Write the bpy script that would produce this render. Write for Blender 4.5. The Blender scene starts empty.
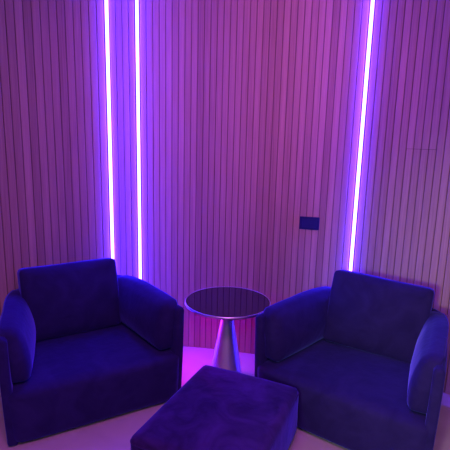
import bpy, bmesh, math, random
from mathutils import Vector, Matrix, noise
random.seed(7)
sc = bpy.context.scene
COL = sc.collection
PI = math.pi

# ------------------------------------------------------------------ helpers
def link(name, me, mat=None, parent=None):
    o = bpy.data.objects.new(name, me)
    COL.objects.link(o)
    if mat is not None:
        for m in (mat if isinstance(mat, (list, tuple)) else [mat]):
            me.materials.append(m)
    if parent is not None:
        o.parent = parent
    return o

def from_bm(name, bm, mat=None, parent=None, smooth=True):
    bmesh.ops.recalc_face_normals(bm, faces=bm.faces[:])
    me = bpy.data.meshes.new(name)
    bm.to_mesh(me)
    bm.free()
    if smooth:
        for p in me.polygons:
            p.use_smooth = True
    return link(name, me, mat, parent)

def thing(name, label, cat, loc=(0, 0, 0), rz=0.0, group=None):
    o = bpy.data.objects.new(name, None)
    o.empty_display_size = 0.1
    COL.objects.link(o)
    o.location = loc
    o.rotation_euler = (0, 0, rz)
    o['label'] = label
    o['category'] = cat
    if group:
        o['group'] = group
    return o

def structure(o):
    o['kind'] = 'structure'
    return o

def bevel_mod(o, w, seg=3, ang=35):
    m = o.modifiers.new('Bevel', 'BEVEL')
    m.width = w; m.segments = seg; m.limit_method = 'ANGLE'; m.angle_limit = math.radians(ang)
    m.harden_normals = False
    return m

def soft_box(size, r, puff=(0, 0, 0), n=(14, 14, 14), wrinkle=0.0, wscale=6.0, seed=0.0, warp=None):
    """Closed rounded box with bulging faces; origin at its centre."""
    hx, hy, hz = size[0] / 2, size[1] / 2, size[2] / 2
    bm = bmesh.new()
    cache = {}
    def dens(i, k):
        t = 2 * i / k - 1
        return math.copysign(abs(t) ** 0.8, t)
    def vert(u, v, w):
        key = (round(u, 5), round(v, 5), round(w, 5))
        if key in cache:
            return cache[key]
        p = Vector((u * hx, v * hy, w * hz))
        q = Vector((max(-hx + r, min(hx - r, p.x)), max(-hy + r, min(hy - r, p.y)), max(-hz + r, min(hz - r, p.z))))
        d = p - q
        if d.length > 1e-7:
            p = q + d.normalized() * min(r, max(abs(d.x), abs(d.y), abs(d.z)))
        cu, cv, cw = 1 - u * u, 1 - v * v, 1 - w * w
        p.x += puff[0] * u * cv * cw
        p.y += puff[1] * v * cu * cw
        p.z += puff[2] * w * cu * cv
        if wrinkle:
            s = Vector((p.x * wscale + seed, p.y * wscale, p.z * wscale))
            nn = p.normalized() if p.length else Vector((0, 0, 1))
            p += nn * (noise.noise(s) * wrinkle + noise.noise(s * 2.7) * wrinkle * 0.4)
        if warp:
            p = warp(p)
        b = bm.verts.new(p)
        cache[key] = b
        return b
    for ax in range(3):
        a, b = (ax + 1) % 3, (ax + 2) % 3
        for sgn in (-1, 1):
            for i in range(n[a]):
                for j in range(n[b]):
                    q = []
                    for di, dj in ((0, 0), (1, 0), (1, 1), (0, 1)):
                        c = [0, 0, 0]
                        c[ax] = sgn
                        c[a] = dens(i + di, n[a])
                        c[b] = dens(j + dj, n[b])
                        q.append(vert(*c))
                    if sgn < 0:
                        q.reverse()
                    if len(set(q)) == 4:
                        bm.faces.new(q)
    return bm

def lathe(profile, seg=64):
    bm = bmesh.new()
    rings = []
    for r, z in profile:
        if r < 1e-6:
            rings.append([bm.verts.new((0, 0, z))])
        else:
            rings.append([bm.verts.new((r * math.cos(2 * PI * k / seg), r * math.sin(2 * PI * k / seg), z)) for k in range(seg)])
    for a, b in zip(rings, rings[1:]):
        for k in range(seg):
            k2 = (k + 1) % seg
            if len(a) == 1 and len(b) > 1:
                bm.faces.new((a[0], b[k2], b[k]))
            elif len(b) == 1 and len(a) > 1:
                bm.faces.new((a[k], a[k2], b[0]))
            elif len(a) > 1:
                bm.faces.new((a[k], a[k2], b[k2], b[k]))
    return bm

# ------------------------------------------------------------------ materials
def new_mat(name):
    m = bpy.data.materials.new(name)
    m.use_nodes = True
    nt = m.node_tree
    b = nt.nodes['Principled BSDF']
    return m, nt, b

def N(nt, typ, **kw):
    n = nt.nodes.new(typ)
    for k, v in kw.items():
        setattr(n, k, v)
    return n

def wood_mat():
    m, nt, b = new_mat('oak_slat_veneer')
    uv = N(nt, 'ShaderNodeUVMap'); uv.uv_map = 'grain'
    mp = N(nt, 'ShaderNodeMapping'); mp.inputs['Scale'].default_value = (150, 2.2, 1)
    n1 = N(nt, 'ShaderNodeTexNoise'); n1.inputs['Scale'].default_value = 1.0; n1.inputs['Detail'].default_value = 5
    n1.inputs['Distortion'].default_value = 0.4
    mp2 = N(nt, 'ShaderNodeMapping'); mp2.inputs['Scale'].default_value = (22, 1.1, 1)
    n2 = N(nt, 'ShaderNodeTexNoise'); n2.inputs['Scale'].default_value = 1.0; n2.inputs['Detail'].default_value = 3
    at = N(nt, 'ShaderNodeAttribute'); at.attribute_name = 'slat_tone'
    add = N(nt, 'ShaderNodeMath', operation='ADD')
    mul = N(nt, 'ShaderNodeMath', operation='MULTIPLY'); mul.inputs[1].default_value = 0.75
    mul2 = N(nt, 'ShaderNodeMath', operation='MULTIPLY_ADD'); mul2.inputs[1].default_value = 0.25
    L = nt.links.new
    L(uv.outputs[0], mp.inputs[0]); L(uv.outputs[0], mp2.inputs[0])
    L(mp.outputs[0], n1.inputs['Vector']); L(mp2.outputs[0], n2.inputs['Vector'])
    L(n1.outputs['Fac'], mul.inputs[0])
    L(n2.outputs['Fac'], mul2.inputs[0]); L(mul.outputs[0], mul2.inputs[2])
    L(mul2.outputs[0], add.inputs[0]); L(at.outputs['Fac'], add.inputs[1])
    cr = N(nt, 'ShaderNodeValToRGB')
    cr.color_ramp.elements[0].position = 0.16; cr.color_ramp.elements[0].color = (0.26, 0.16, 0.13, 1)
    cr.color_ramp.elements[1].position = 0.95; cr.color_ramp.elements[1].color = (0.56, 0.38, 0.30, 1)
    L(add.outputs[0], cr.inputs[0]); L(cr.outputs[0], b.inputs['Base Color'])
    b.inputs['Roughness'].default_value = 0.55
    b.inputs['Specular IOR Level'].default_value = 0.35
    return m

def plain(name, col, rough=0.6, metal=0.0, spec=0.5):
    m, nt, b = new_mat(name)
    b.inputs['Base Color'].default_value = (*col, 1)
    b.inputs['Roughness'].default_value = rough
    b.inputs['Metallic'].default_value = metal
    b.inputs['Specular IOR Level'].default_value = spec
    return m

def velvet(name, col, col2):
    m, nt, b = new_mat(name)
    tc = N(nt, 'ShaderNodeTexCoord')
    n1 = N(nt, 'ShaderNodeTexNoise'); n1.inputs['Scale'].default_value = 6.0; n1.inputs['Detail'].default_value = 4; n1.inputs['Distortion'].default_value = 1.2
    cr = N(nt, 'ShaderNodeValToRGB')
    cr.color_ramp.elements[0].position = 0.35; cr.color_ramp.elements[0].color = (*col, 1)
    cr.color_ramp.elements[1].position = 0.70; cr.color_ramp.elements[1].color = (*col2, 1)
    n2 = N(nt, 'ShaderNodeTexNoise'); n2.inputs['Scale'].default_value = 28.0; n2.inputs['Detail'].default_value = 3
    bp = N(nt, 'ShaderNodeBump'); bp.inputs['Strength'].default_value = 0.10; bp.inputs['Distance'].default_value = 0.02
    L = nt.links.new
    L(tc.outputs['Object'], n1.inputs['Vector']); L(tc.outputs['Object'], n2.inputs['Vector'])
    L(n1.outputs['Fac'], cr.inputs[0]); L(cr.outputs[0], b.inputs['Base Color'])
    L(n2.outputs['Fac'], bp.inputs['Height']); L(bp.outputs[0], b.inputs['Normal'])
    b.inputs['Roughness'].default_value = 0.85
    b.inputs['Specular IOR Level'].default_value = 0.12
    b.inputs['Sheen Weight'].default_value = 0.9
    b.inputs['Sheen Roughness'].default_value = 0.35
    b.inputs['Sheen Tint'].default_value = (0.16, 0.16, 0.9, 1)
    return m

def floor_mat():
    m, nt, b = new_mat('polished_stone_floor')
    tc = N(nt, 'ShaderNodeTexCoord')
    n1 = N(nt, 'ShaderNodeTexNoise'); n1.inputs['Scale'].default_value = 2.2; n1.inputs['Detail'].default_value = 6; n1.inputs['Distortion'].default_value = 1.5
    cr = N(nt, 'ShaderNodeValToRGB')
    cr.color_ramp.elements[0].position = 0.3; cr.color_ramp.elements[0].color = (0.50, 0.46, 0.43, 1)
    cr.color_ramp.elements[1].position = 0.75; cr.color_ramp.elements[1].color = (0.60, 0.56, 0.53, 1)
    L = nt.links.new
    L(tc.outputs['Object'], n1.inputs['Vector']); L(n1.outputs['Fac'], cr.inputs[0]); L(cr.outputs[0], b.inputs['Base Color'])
    b.inputs['Roughness'].default_value = 0.38
    return m

def emit(name, col, s):
    m = bpy.data.materials.new(name)
    m.use_nodes = True
    nt = m.node_tree
    nt.nodes.clear()
    e = nt.nodes.new('ShaderNodeEmission'); o = nt.nodes.new('ShaderNodeOutputMaterial')
    e.inputs[0].default_value = (*col, 1); e.inputs[1].default_value = s
    nt.links.new(e.outputs[0], o.inputs[0])
    return m

M_WOOD = wood_mat()
M_FELT = plain('black_acoustic_felt', (0.12, 0.08, 0.07), 0.95, 0, 0.1)
M_FLOOR = floor_mat()
M_PLASTER = plain('dark_painted_plaster', (0.30, 0.25, 0.27), 0.8)
M_CEIL = plain('ceiling_paint', (0.32, 0.28, 0.30), 0.85)
M_LED = emit('violet_led_diffuser', (0.045, 0.017, 1.0), 88.0)
M_ALU = plain('aluminium_channel', (0.35, 0.35, 0.37), 0.4, 1.0)
M_VEL = velvet('blue_velvet', (0.018, 0.014, 0.082), (0.027, 0.021, 0.112))
M_VEL2 = velvet('indigo_velvet', (0.022, 0.011, 0.065), (0.055, 0.024, 0.145))
M_GLASS = plain('smoked_mirror_glass', (0.02, 0.02, 0.035), 0.06, 0.0, 0.85)
M_RIM = plain('polished_rim', (0.85, 0.82, 0.86), 0.34, 1.0)
M_CONE = plain('brushed_steel', (0.78, 0.78, 0.82), 0.48, 1.0)
M_SW = plain('black_switch_plastic', (0.012, 0.014, 0.10), 0.6, 0, 0.2)
M_SW2 = plain('black_switch_rocker', (0.016, 0.018, 0.12), 0.55, 0, 0.2)
M_FOOT = plain('black_foot', (0.01, 0.01, 0.012), 0.6)

# ------------------------------------------------------------------ the slatted wall's plan curve
CTRL = [(-2.45, 2.17), (-1.75, 2.615), (-1.15, 2.955), (-0.84, 3.115), (-0.58, 3.205), (-0.28, 3.205), (0.0, 3.165), (0.30, 3.10),
        (0.71, 3.015), (1.21, 2.81), (1.65, 2.47), (1.97, 2.05), (2.15, 1.55), (2.28, 1.0)]
def catmull(P, per=60):
    out = []
    Q = [Vector(p) for p in P]
    Q = [2 * Q[0] - Q[1]] + Q + [2 * Q[-1] - Q[-2]]
    for i in range(1, len(Q) - 2):
        p0, p1, p2, p3 = Q[i - 1:i + 3]
        for k in range(per):
            t = k / per
            out.append(0.5 * (2 * p1 + (p2 - p0) * t + (2 * p0 - 5 * p1 + 4 * p2 - p3) * t * t + (3 * p1 - p0 - 3 * p2 + p3) * t ** 3))
    out.append(Q[-2].copy())
    return out
CURVE = catmull(CTRL)
ARC = [0.0]
for a, b in zip(CURVE, CURVE[1:]):
    ARC.append(ARC[-1] + (b - a).length)
def at_arc(s):
    s = max(0.0, min(ARC[-1], s))
    lo, hi = 0, len(ARC) - 1
    while hi - lo > 1:
        mid = (lo + hi) // 2
        if ARC[mid] <= s: lo = mid
        else: hi = mid
    t = (s - ARC[lo]) / max(1e-9, ARC[hi] - ARC[lo])
    p = CURVE[lo].lerp(CURVE[hi], t)
    i0, i1 = max(0, lo - 6), min(len(CURVE) - 1, hi + 6)
    d = (CURVE[i1] - CURVE[i0]).normalized()
    return p, d, Vector((d.y, -d.x))          # point, tangent, normal into the room
def arc_at_bearing(deg):
    best = min(range(len(CURVE)), key=lambda i: abs(math.degrees(math.atan2(CURVE[i].x, CURVE[i].y)) - deg) + (10 if CURVE[i].y < 0.3 else 0))
    i = max(1, min(len(CURVE) - 2, best))
    bA = math.degrees(math.atan2(CURVE[i - 1].x, CURVE[i - 1].y)); bB = math.degrees(math.atan2(CURVE[i + 1].x, CURVE[i + 1].y))
    return ARC[i - 1] + (ARC[i + 1] - ARC[i - 1]) * (deg - bA) / (bB - bA)
S1, S2, S3 = arc_at_bearing(-14.40), arc_at_bearing(-10.96), arc_at_bearing(16.30)
SSW = arc_at_bearing(10.81)
WALL_H = 2.75
GAP = 0.0165                                    # half width of the slot each LED channel sits in

def slat_wall(name, s0, s1, cuts=(), step=0.0435):
    """Felt backing plus vertical oak slats between two arc positions, as one wall."""
    bm = bmesh.new()
    uvl = bm.loops.layers.uv.new('grain')
    tone = bm.faces.layers.float.new('slat_tone')
    # backing
    n = max(2, int((s1 - s0) / 0.05))
    rows = []
    for k in range(n + 1):
        p, d, nn = at_arc(s0 + (s1 - s0) * k / n)
        f, r = p - nn * 0.006, p - nn * 0.075
        rows.append([bm.verts.new((f.x, f.y, 0)), bm.verts.new((f.x, f.y, WALL_H)), bm.verts.new((r.x, r.y, WALL_H)), bm.verts.new((r.x, r.y, 0))])
    for a, b in zip(rows, rows[1:]):
        for i in range(4):
            j = (i + 1) % 4
            bm.faces.new((a[i], b[i], b[j], a[j])).material_index = 1
    for e in (rows[0], rows[-1]):
        bm.faces.new(e).material_index = 1
    # slats
    cnt = max(1, round((s1 - s0) / step))
    pitch = (s1 - s0) / cnt
    w = pitch - 0.0034
    for k in range(cnt):
        sc_ = s0 + (k + 0.5) * pitch
        p, d, nn = at_arc(sc_)
        t = random.choice((-0.12, -0.04, 0.0, 0.05, 0.12, 0.2)) + random.uniform(-0.05, 0.05)
        zs = [0.0, WALL_H]
        for (ca, cb, z) in cuts:
            if ca <= sc_ <= cb:
                zs = [0.0, z - 0.0012, z + 0.0012, WALL_H]
        for q in range(0, len(zs), 2):
            z0, z1 = zs[q], zs[q + 1]
            prof = [(-w / 2, -0.008), (-w / 2, -0.0025), (-w / 2 + 0.0025, 0), (w / 2 - 0.0025, 0), (w / 2, -0.0025), (w / 2, -0.008)]
            lo = [bm.verts.new((p.x + d.x * a + nn.x * b, p.y + d.y * a + nn.y * b, z0)) for a, b in prof]
            hi = [bm.verts.new((p.x + d.x * a + nn.x * b, p.y + d.y * a + nn.y * b, z1)) for a, b in prof]
            tt = t + (0.0 if q == 0 else 0.07)
            off = k * 0.37 + q
            for i in range(6):
                j = (i + 1) % 6
                f = bm.faces.new((lo[i], lo[j], hi[j], hi[i]))
                f[tone] = tt
                for lp, (uu, vv) in zip(f.loops, ((prof[i][0], z0), (prof[j][0], z0), (prof[j][0], z1), (prof[i][0], z1))):
                    lp[uvl].uv = (uu + off, vv + off * 3.1)
            for cap in (lo, hi):
                f = bm.faces.new(cap); f[tone] = tt
    return structure(from_bm(name, bm, [M_WOOD, M_FELT], smooth=False))

sR1, sR2 = arc_at_bearing(21.6), arc_at_bearing(24.4)
slat_wall('wall_left', 0.0, S1 - GAP, step=0.0480)
slat_wall('wall_back', S1 + GAP, S2 - GAP)
slat_wall('wall_back', S2 + GAP, S3 - GAP)
slat_wall('wall_right', S3 + GAP, ARC[-1], cuts=((sR1, sR2, 1.545),))

# ------------------------------------------------------------------ LED channels
def led_strip(s, label):
    p, d, nn = at_arc(s)
    base = p - nn * 0.012
    t = thing('led_strip', label, 'light', (base.x, base.y, 0.0), math.atan2(d.y, d.x), 'vertical light strips in the slatted wall')
    # local axes: x along the wall, -y into the room
    bm = bmesh.new()
    prof = [(-0.0120, 0.0), (-0.0120, -0.014), (-0.0105, -0.014), (-0.0105, -0.003), (0.0105, -0.003), (0.0105, -0.014), (0.0120, -0.014), (0.0120, 0.0)]
    lo = [bm.verts.new((a, b, 0.0)) for a, b in prof]; hi = [bm.verts.new((a, b, WALL_H)) for a, b in prof]
    for i in range(8):
        j = (i + 1) % 8
        bm.faces.new((lo[i], lo[j], hi[j], hi[i]))
    bm.faces.new(lo); bm.faces.new(hi)
    ch = from_bm('channel', bm, M_ALU, t, smooth=False)
    ch['label'] = 'thin aluminium channel'
    bm = bmesh.new()
    prof = [(-0.0100, -0.004)] + [(-0.0100 * math.cos(PI * k / 10), -0.026 - 0.0120 * math.sin(PI * k / 10)) for k in range(11)] + [(0.0100, -0.004)]
    lo = [bm.verts.new((a, b, 0.004)) for a, b in prof]; hi = [bm.verts.new((a, b, WALL_H - 0.004)) for a, b in prof]
    for i in range(len(prof)):
        j = (i + 1) % len(prof)
        bm.faces.new((lo[i], lo[j], hi[j], hi[i]))
    bm.faces.new(lo); bm.faces.new(hi)
    df = from_bm('diffuser', bm, M_LED, t, smooth=False)
    df['label'] = 'glowing white violet diffuser'
    return t
led_strip(S1, 'glowing vertical light strip rising from behind the left armchair back cushion')
led_strip(S2, 'glowing light strip above the left armchair arm, nearer the round table')
led_strip(S3, 'lone slanting violet-white light strip behind the right armchair, beside the wall switch')

# ------------------------------------------------------------------ room shell
PA, PB = CURVE[0], CURVE[-1]
REAR = -1.6
def slab(name, pts, z0, z1, mat):
    bm = bmesh.new()
    lo = [bm.verts.new((x, y, z0)) for x, y in pts]; hi = [bm.verts.new((x, y, z1)) for x, y in pts]
    n = len(pts)
    bm.faces.new(lo); bm.faces.new(hi)
    for i in range(n):
        bm.faces.new((lo[i], lo[(i + 1) % n], hi[(i + 1) % n], hi[i]))
    return structure(from_bm(name, bm, mat, smooth=False))
slab('floor', [(-2.7, REAR - 0.2), (2.7, REAR - 0.2), (2.7, 3.5), (-2.7, 3.5)], -0.08, 0.0, M_FLOOR)
slab('ceiling', [(-2.7, REAR - 0.2), (2.7, REAR - 0.2), (2.7, 3.5), (-2.7, 3.5)], WALL_H, WALL_H + 0.08, M_CEIL)
slab('wall_left', [(PA.x, PA.y), (PA.x - 0.08, PA.y), (PA.x - 0.08, REAR), (PA.x, REAR)], 0, WALL_H, M_PLASTER)
slab('wall_right', [(PB.x, PB.y), (PB.x + 0.08, PB.y), (PB.x + 0.08, REAR), (PB.x, REAR)], 0, WALL_H, M_PLASTER)
slab('wall_rear', [(PA.x - 0.08, REAR), (PB.x + 0.08, REAR), (PB.x + 0.08, REAR - 0.1), (PA.x - 0.08, REAR - 0.1)], 0, WALL_H, M_PLASTER)

# ------------------------------------------------------------------ wall switch
p, d, nn = at_arc(SSW)
sw = thing('wall_switch', 'small dark rectangular double wall switch on the slatted wall above the right armchair arm', 'switch',
           (p.x, p.y, 1.020), math.atan2(d.y, d.x))
bm = bmesh.new(); bmesh.ops.create_cube(bm, size=1, matrix=Matrix.Translation((0, -0.0055, 0)) @ Matrix.Diagonal((0.134, 0.011, 0.088, 1)))
pl = from_bm('plate', bm, M_SW, sw, smooth=False); bevel_mod(pl, 0.003, 2)
for sx in (-1, 1):
    bm = bmesh.new()
    bmesh.ops.create_cube(bm, size=1, matrix=Matrix.Translation((sx * 0.0255, -0.0125, 0)) @ Matrix.Rotation(math.radians(3), 4, 'X') @ Matrix.Diagonal((0.048, 0.005, 0.058, 1)))
    rk = from_bm('rocker', bm, M_SW2, sw, smooth=False); bevel_mod(rk, 0.0012, 2)

# ------------------------------------------------------------------ armchair
AF, AB, YF, YB, ARM_H = 0.480, 0.380, -0.385, 0.385, 0.595
def shell_path():
    pts = []
    R = 0.20
    def corner(c, a0, a1, k=9):
        return [Vector((c[0] + R * math.cos(math.radians(a0 + (a1 - a0) * i / k)), c[1] + R * math.sin(math.radians(a0 + (a1 - a0) * i / k)))) for i in range(k + 1)]
    for i in range(9):
        t = i / 9
        y = YF + (YB - R - YF) * t
        pts.append(Vector((AF + (AB - AF) * t ** 1.1, y)))
    pts += corner((AB - R, YB - R), 0, 90)
    m = [Vector((-q.x, q.y)) for q in reversed(pts)]
    mid = [Vector(((AB - R) * (1 - 2 * i / 8), YB)) for i in range(1, 8)]
    return pts + mid + m
def make_shell(parent):
    P = shell_path()
    th = 0.052
    bm = bmesh.new()
    rings = []
    for i, q in enumerate(P):
        a, b = P[max(0, i - 1)], P[min(len(P) - 1, i + 1)]
        d = (b - a).normalized()
        n = Vector((d.y, -d.x))                  # outward
        back = (q.y - YF) / (YB - YF)
        top = ARM_H + 0.02 * back
        ring = []
        prof = [(-0.5, 0.004), (-0.5, 0.2), (-0.5, 0.4), (-0.5, top - 0.02), (-0.32, top - 0.005), (0, top), (0.32, top - 0.005), (0.5, top - 0.02), (0.5, 0.4), (0.5, 0.2), (0.5, 0.004)]
        for (o_, z) in prof:
            tap = -0.020 * max(0.0, 1 - z / ARM_H) ** 1.5
            c = q + n * (o_ * th + tap)
            ring.append(bm.verts.new((c.x, c.y, z)))
        rings.append(ring)
    for a, b in zip(rings, rings[1:]):
        for i in range(len(a)):
            j = (i + 1) % len(a)
            bm.faces.new((a[i], a[j], b[j], b[i]))
    bm.faces.new(rings[0]); bm.faces.new(list(reversed(rings[-1])))
    o = from_bm('shell', bm, M_VEL, parent)
    bevel_mod(o, 0.016, 3, 50)
    return o

def make_armchair(label, loc, rz, cush_rot, cush_dx, cush_dy, seed, cush_w, cush_roll):
    t = thing('armchair', label, 'armchair', loc, rz, 'velvet tub armchairs')
    make_shell(t)
    # upholstered seat block down to the floor, narrowing towards the back
    def warp(p):
        k = (p.y + 0.38) / 0.72
        p.x *= 1 - 0.17 * max(0, k)
        p.z = max(p.z, -0.195)
        p.x *= 1 - 0.03 * max(0, 0.1 - p.z) / 0.3
        yy = p.y - 0.045 - 0.185
        if yy > 0:                                # stay inside the rounded rear corners of the shell
            lim = 0.180 + math.sqrt(max(0.0, 0.04 - yy * yy))
            p.x = max(-lim, min(lim, p.x))
        return p
    bm = soft_box((0.965, 0.735, 0.385), 0.060, (0, 0.012, 0.014), (18, 18, 16), 0.003, 5, seed, warp)
    s = from_bm('seat', bm, M_VEL, t); s.location = (0, -0.045, 0.196)
    s.location.z = 0.1955
    for v in s.data.vertices:                    # the top of the block sits at about a third of a metre
        if v.co.z > 0: v.co.z *= 0.60
    for sx in (-1, 1):
        def pw(p, sx=sx):
            # thinner towards the top, rounded at the front
            k = max(0.0, (p.z + 0.08) / 0.23)
            if p.x * sx < 0.03:
                p.x += sx * 0.050 * k ** 1.6
            p.x -= sx * 1.0 * max(0.0, p.y - 0.14) ** 2     # follows the shell round the rear corner
            return p
        bm = soft_box((0.120, 0.68, 0.297), 0.038, (0.022, 0.012, 0.012), (10, 16, 12), 0.004, 7, seed + sx * 3, pw)
        a = from_bm('arm_pad', bm, M_VEL, t)
        a.location = (sx * 0.361, -0.012, 0.467)
        a.rotation_euler = (0, 0, sx * math.radians(8.5))
    bm = soft_box((cush_w, 0.13, 0.455), 0.026, (0.004, 0.05, 0.004), (18, 10, 14), 0.005, 6, seed + 9)
    c = from_bm('back_cushion', bm, M_VEL, t)
    c.location = (cush_dx, 0.225 + cush_dy, 0.535)
    c.rotation_euler = (math.radians(-12), cush_roll, cush_rot)
    return t
make_armchair('blue velvet tub armchair at the left, its back below the pair of light strips', (-0.852, 2.600, 0), math.radians(30), math.radians(2), -0.03, 0.0, 1.0, 0.60, 0.0)
make_armchair('blue velvet tub armchair at the right, back cushion tilted below the lone light strip', (0.815, 2.445, 0), math.radians(-36), math.radians(8), 0.005, 0.0, 23.0, 0.585, math.radians(3))

# ------------------------------------------------------------------ ottoman
ot = thing('ottoman', 'low rectangular indigo velvet ottoman standing in front between the two armchairs', 'ottoman', (0.010, 1.975, 0), math.radians(-24))
bm = soft_box((0.580, 0.745, 0.284), 0.035, (0.010, 0.010, 0.020), (20, 24, 12), 0.003, 5, 4.2)
b_ = from_bm('body', bm, M_VEL2, ot); b_.location = (0, 0, 0.152)
for sx in (-1, 1):
    for sy in (-1, 1):
        f = from_bm('foot', lathe([(0, 0), (0.022, 0), (0.024, 0.03), (0, 0.03)], 20), M_FOOT, ot)
        f.location = (sx * 0.21, sy * 0.29, 0)
# piping that follows the upper edge
loop = []
hx, hy, r = 0.290 - 0.001, 0.3725 - 0.001, 0.035
for (cx, cy, a0) in ((hx - r, hy - r, 0), (-hx + r, hy - r, 90), (-hx + r, -hy + r, 180), (hx - r, -hy + r, 270)):
    for k in range(7):
        a = math.radians(a0 + 15 * k)
        loop.append((cx + r * math.cos(a), cy + r * math.sin(a), 0.262))
bm = bmesh.new()
rings = []
for i, c in enumerate(loop):
    d = (Vector(loop[(i + 1) % len(loop)]) - Vector(loop[i - 1])).normalized()
    n_ = Vector((d.y, -d.x, 0))
    rings.append([bm.verts.new(Vector(c) + n_ * 0.0035 * math.cos(2 * PI * k / 8) + Vector((0, 0, 0.0035 * math.sin(2 * PI * k / 8)))) for k in range(8)])
for i in range(len(rings)):
    a, b = rings[i - 1], rings[i]
    for k in range(8):
        bm.faces.new((a[k], a[(k + 1) % 8], b[(k + 1) % 8], b[k]))
from_bm('piping', bm, M_VEL2, ot)

# ------------------------------------------------------------------ side table
tb = thing('side_table', 'round side table with dark reflective top on a steel cone between the armchairs', 'table', (0.031, 2.775, 0.0))
bm = lathe([(0, 0.5310), (0.272, 0.5310), (0.272, 0.5445), (0, 0.5445)], 96)
tt = from_bm('table_top', bm, M_GLASS, tb, smooth=False); tt['label'] = 'smoked dark glass top'
rp = []
for k in range(13):
    a = 2 * PI * k / 12
    rp.append((0.2745 + 0.0045 * math.cos(a), 0.5380 + 0.0085 * math.sin(a)))
rim = from_bm('rim', lathe(rp, 96), M_RIM, tb); rim['label'] = 'thin bright metal rim'
cone = from_bm('pedestal', lathe([(0, 0.0), (0.112, 0.0), (0.114, 0.006), (0.111, 0.012), (0.024, 0.5160), (0.045, 0.5230), (0.06, 0.5310), (0, 0.5310)], 64), M_CONE, tb)
cone['label'] = 'brushed steel cone'
cone.data.set_sharp_from_angle(angle=math.radians(30))

# ------------------------------------------------------------------ lights
def spot(name, loc, tgt, col, e, ang, blend=0.6, size=0.05):
    l = bpy.data.lights.new(name, 'SPOT'); l.color = col; l.energy = e; l.spot_size = math.radians(ang); l.spot_blend = blend; l.shadow_soft_size = size
    o = bpy.data.objects.new(name, l); COL.objects.link(o); o.location = loc
    o.rotation_euler = (Vector(tgt) - Vector(loc)).to_track_quat('-Z', 'Y').to_euler()
    return o
def area(name, loc, tgt, col, e, sx, sy):
    l = bpy.data.lights.new(name, 'AREA'); l.shape = 'RECTANGLE'; l.size = sx; l.size_y = sy; l.color = col; l.energy = e
    o = bpy.data.objects.new(name, l); COL.objects.link(o); o.location = loc
    o.rotation_euler = (Vector(tgt) - Vector(loc)).to_track_quat('-Z', 'Y').to_euler()
    return o
spot('magenta_floor_spot', (-0.40, 2.93, 0.50), (0.02, 2.78, 0.0), (1.0, 0.0, 0.7), 12, 125, 0.8, 0.04)
area('pink_ceiling_panel', (0.0, 0.6, 2.73), (0.1, 1.2, 0.0), (0.82, 0.14, 0.98), 68, 1.0, 1.0)
spot('neutral_room_spot', (-1.2, -1.2, 1.5), (1.45, 2.3, 0.50), (0.95, 0.95, 0.90), 200, 36, 1.0, 0.2)
spot('pink_wall_spot', (0.3, 0.9, 2.70), (0.12, 3.1, 2.1), (0.95, 0.19, 0.92), 128, 70, 1.0, 0.15)
area('white_rear_panel', (0.1, -1.0, 2.7), (0.1, 1.0, 0.6), (1.0, 0.92, 0.95), 12, 0.5, 0.5)

w = bpy.data.worlds.new('World'); sc.world = w
w.use_nodes = True
w.node_tree.nodes['Background'].inputs[0].default_value = (0.02, 0.01, 0.03, 1)
w.node_tree.nodes['Background'].inputs[1].default_value = 0.3

# ------------------------------------------------------------------ camera
f_px = 450.0
pitch, roll = math.radians(11.2855), math.radians(1.448)
cd = bpy.data.cameras.new('camera'); cd.sensor_width = 36; cd.sensor_height = 36; cd.lens = 36 * f_px / 450
cam = bpy.data.objects.new('camera', cd); COL.objects.link(cam)
F = Vector((0, math.cos(pitch), -math.sin(pitch))); R0 = Vector((1, 0, 0)); U0 = Vector((0, math.sin(pitch), math.cos(pitch)))
Rv = R0 * math.cos(roll) + U0 * math.sin(roll); Uv = -R0 * math.sin(roll) + U0 * math.cos(roll)
cam.matrix_world = Matrix(((Rv.x, Uv.x, -F.x, 0), (Rv.y, Uv.y, -F.y, 0), (Rv.z, Uv.z, -F.z, 1.6), (0, 0, 0, 1)))
sc.camera = cam
sc.view_settings.view_transform = 'Standard'
sc.view_settings.look = 'None'
sc.view_settings.gamma = 1
sc.view_settings.use_curve_mapping = False
sc.view_settings.exposure = 0.0
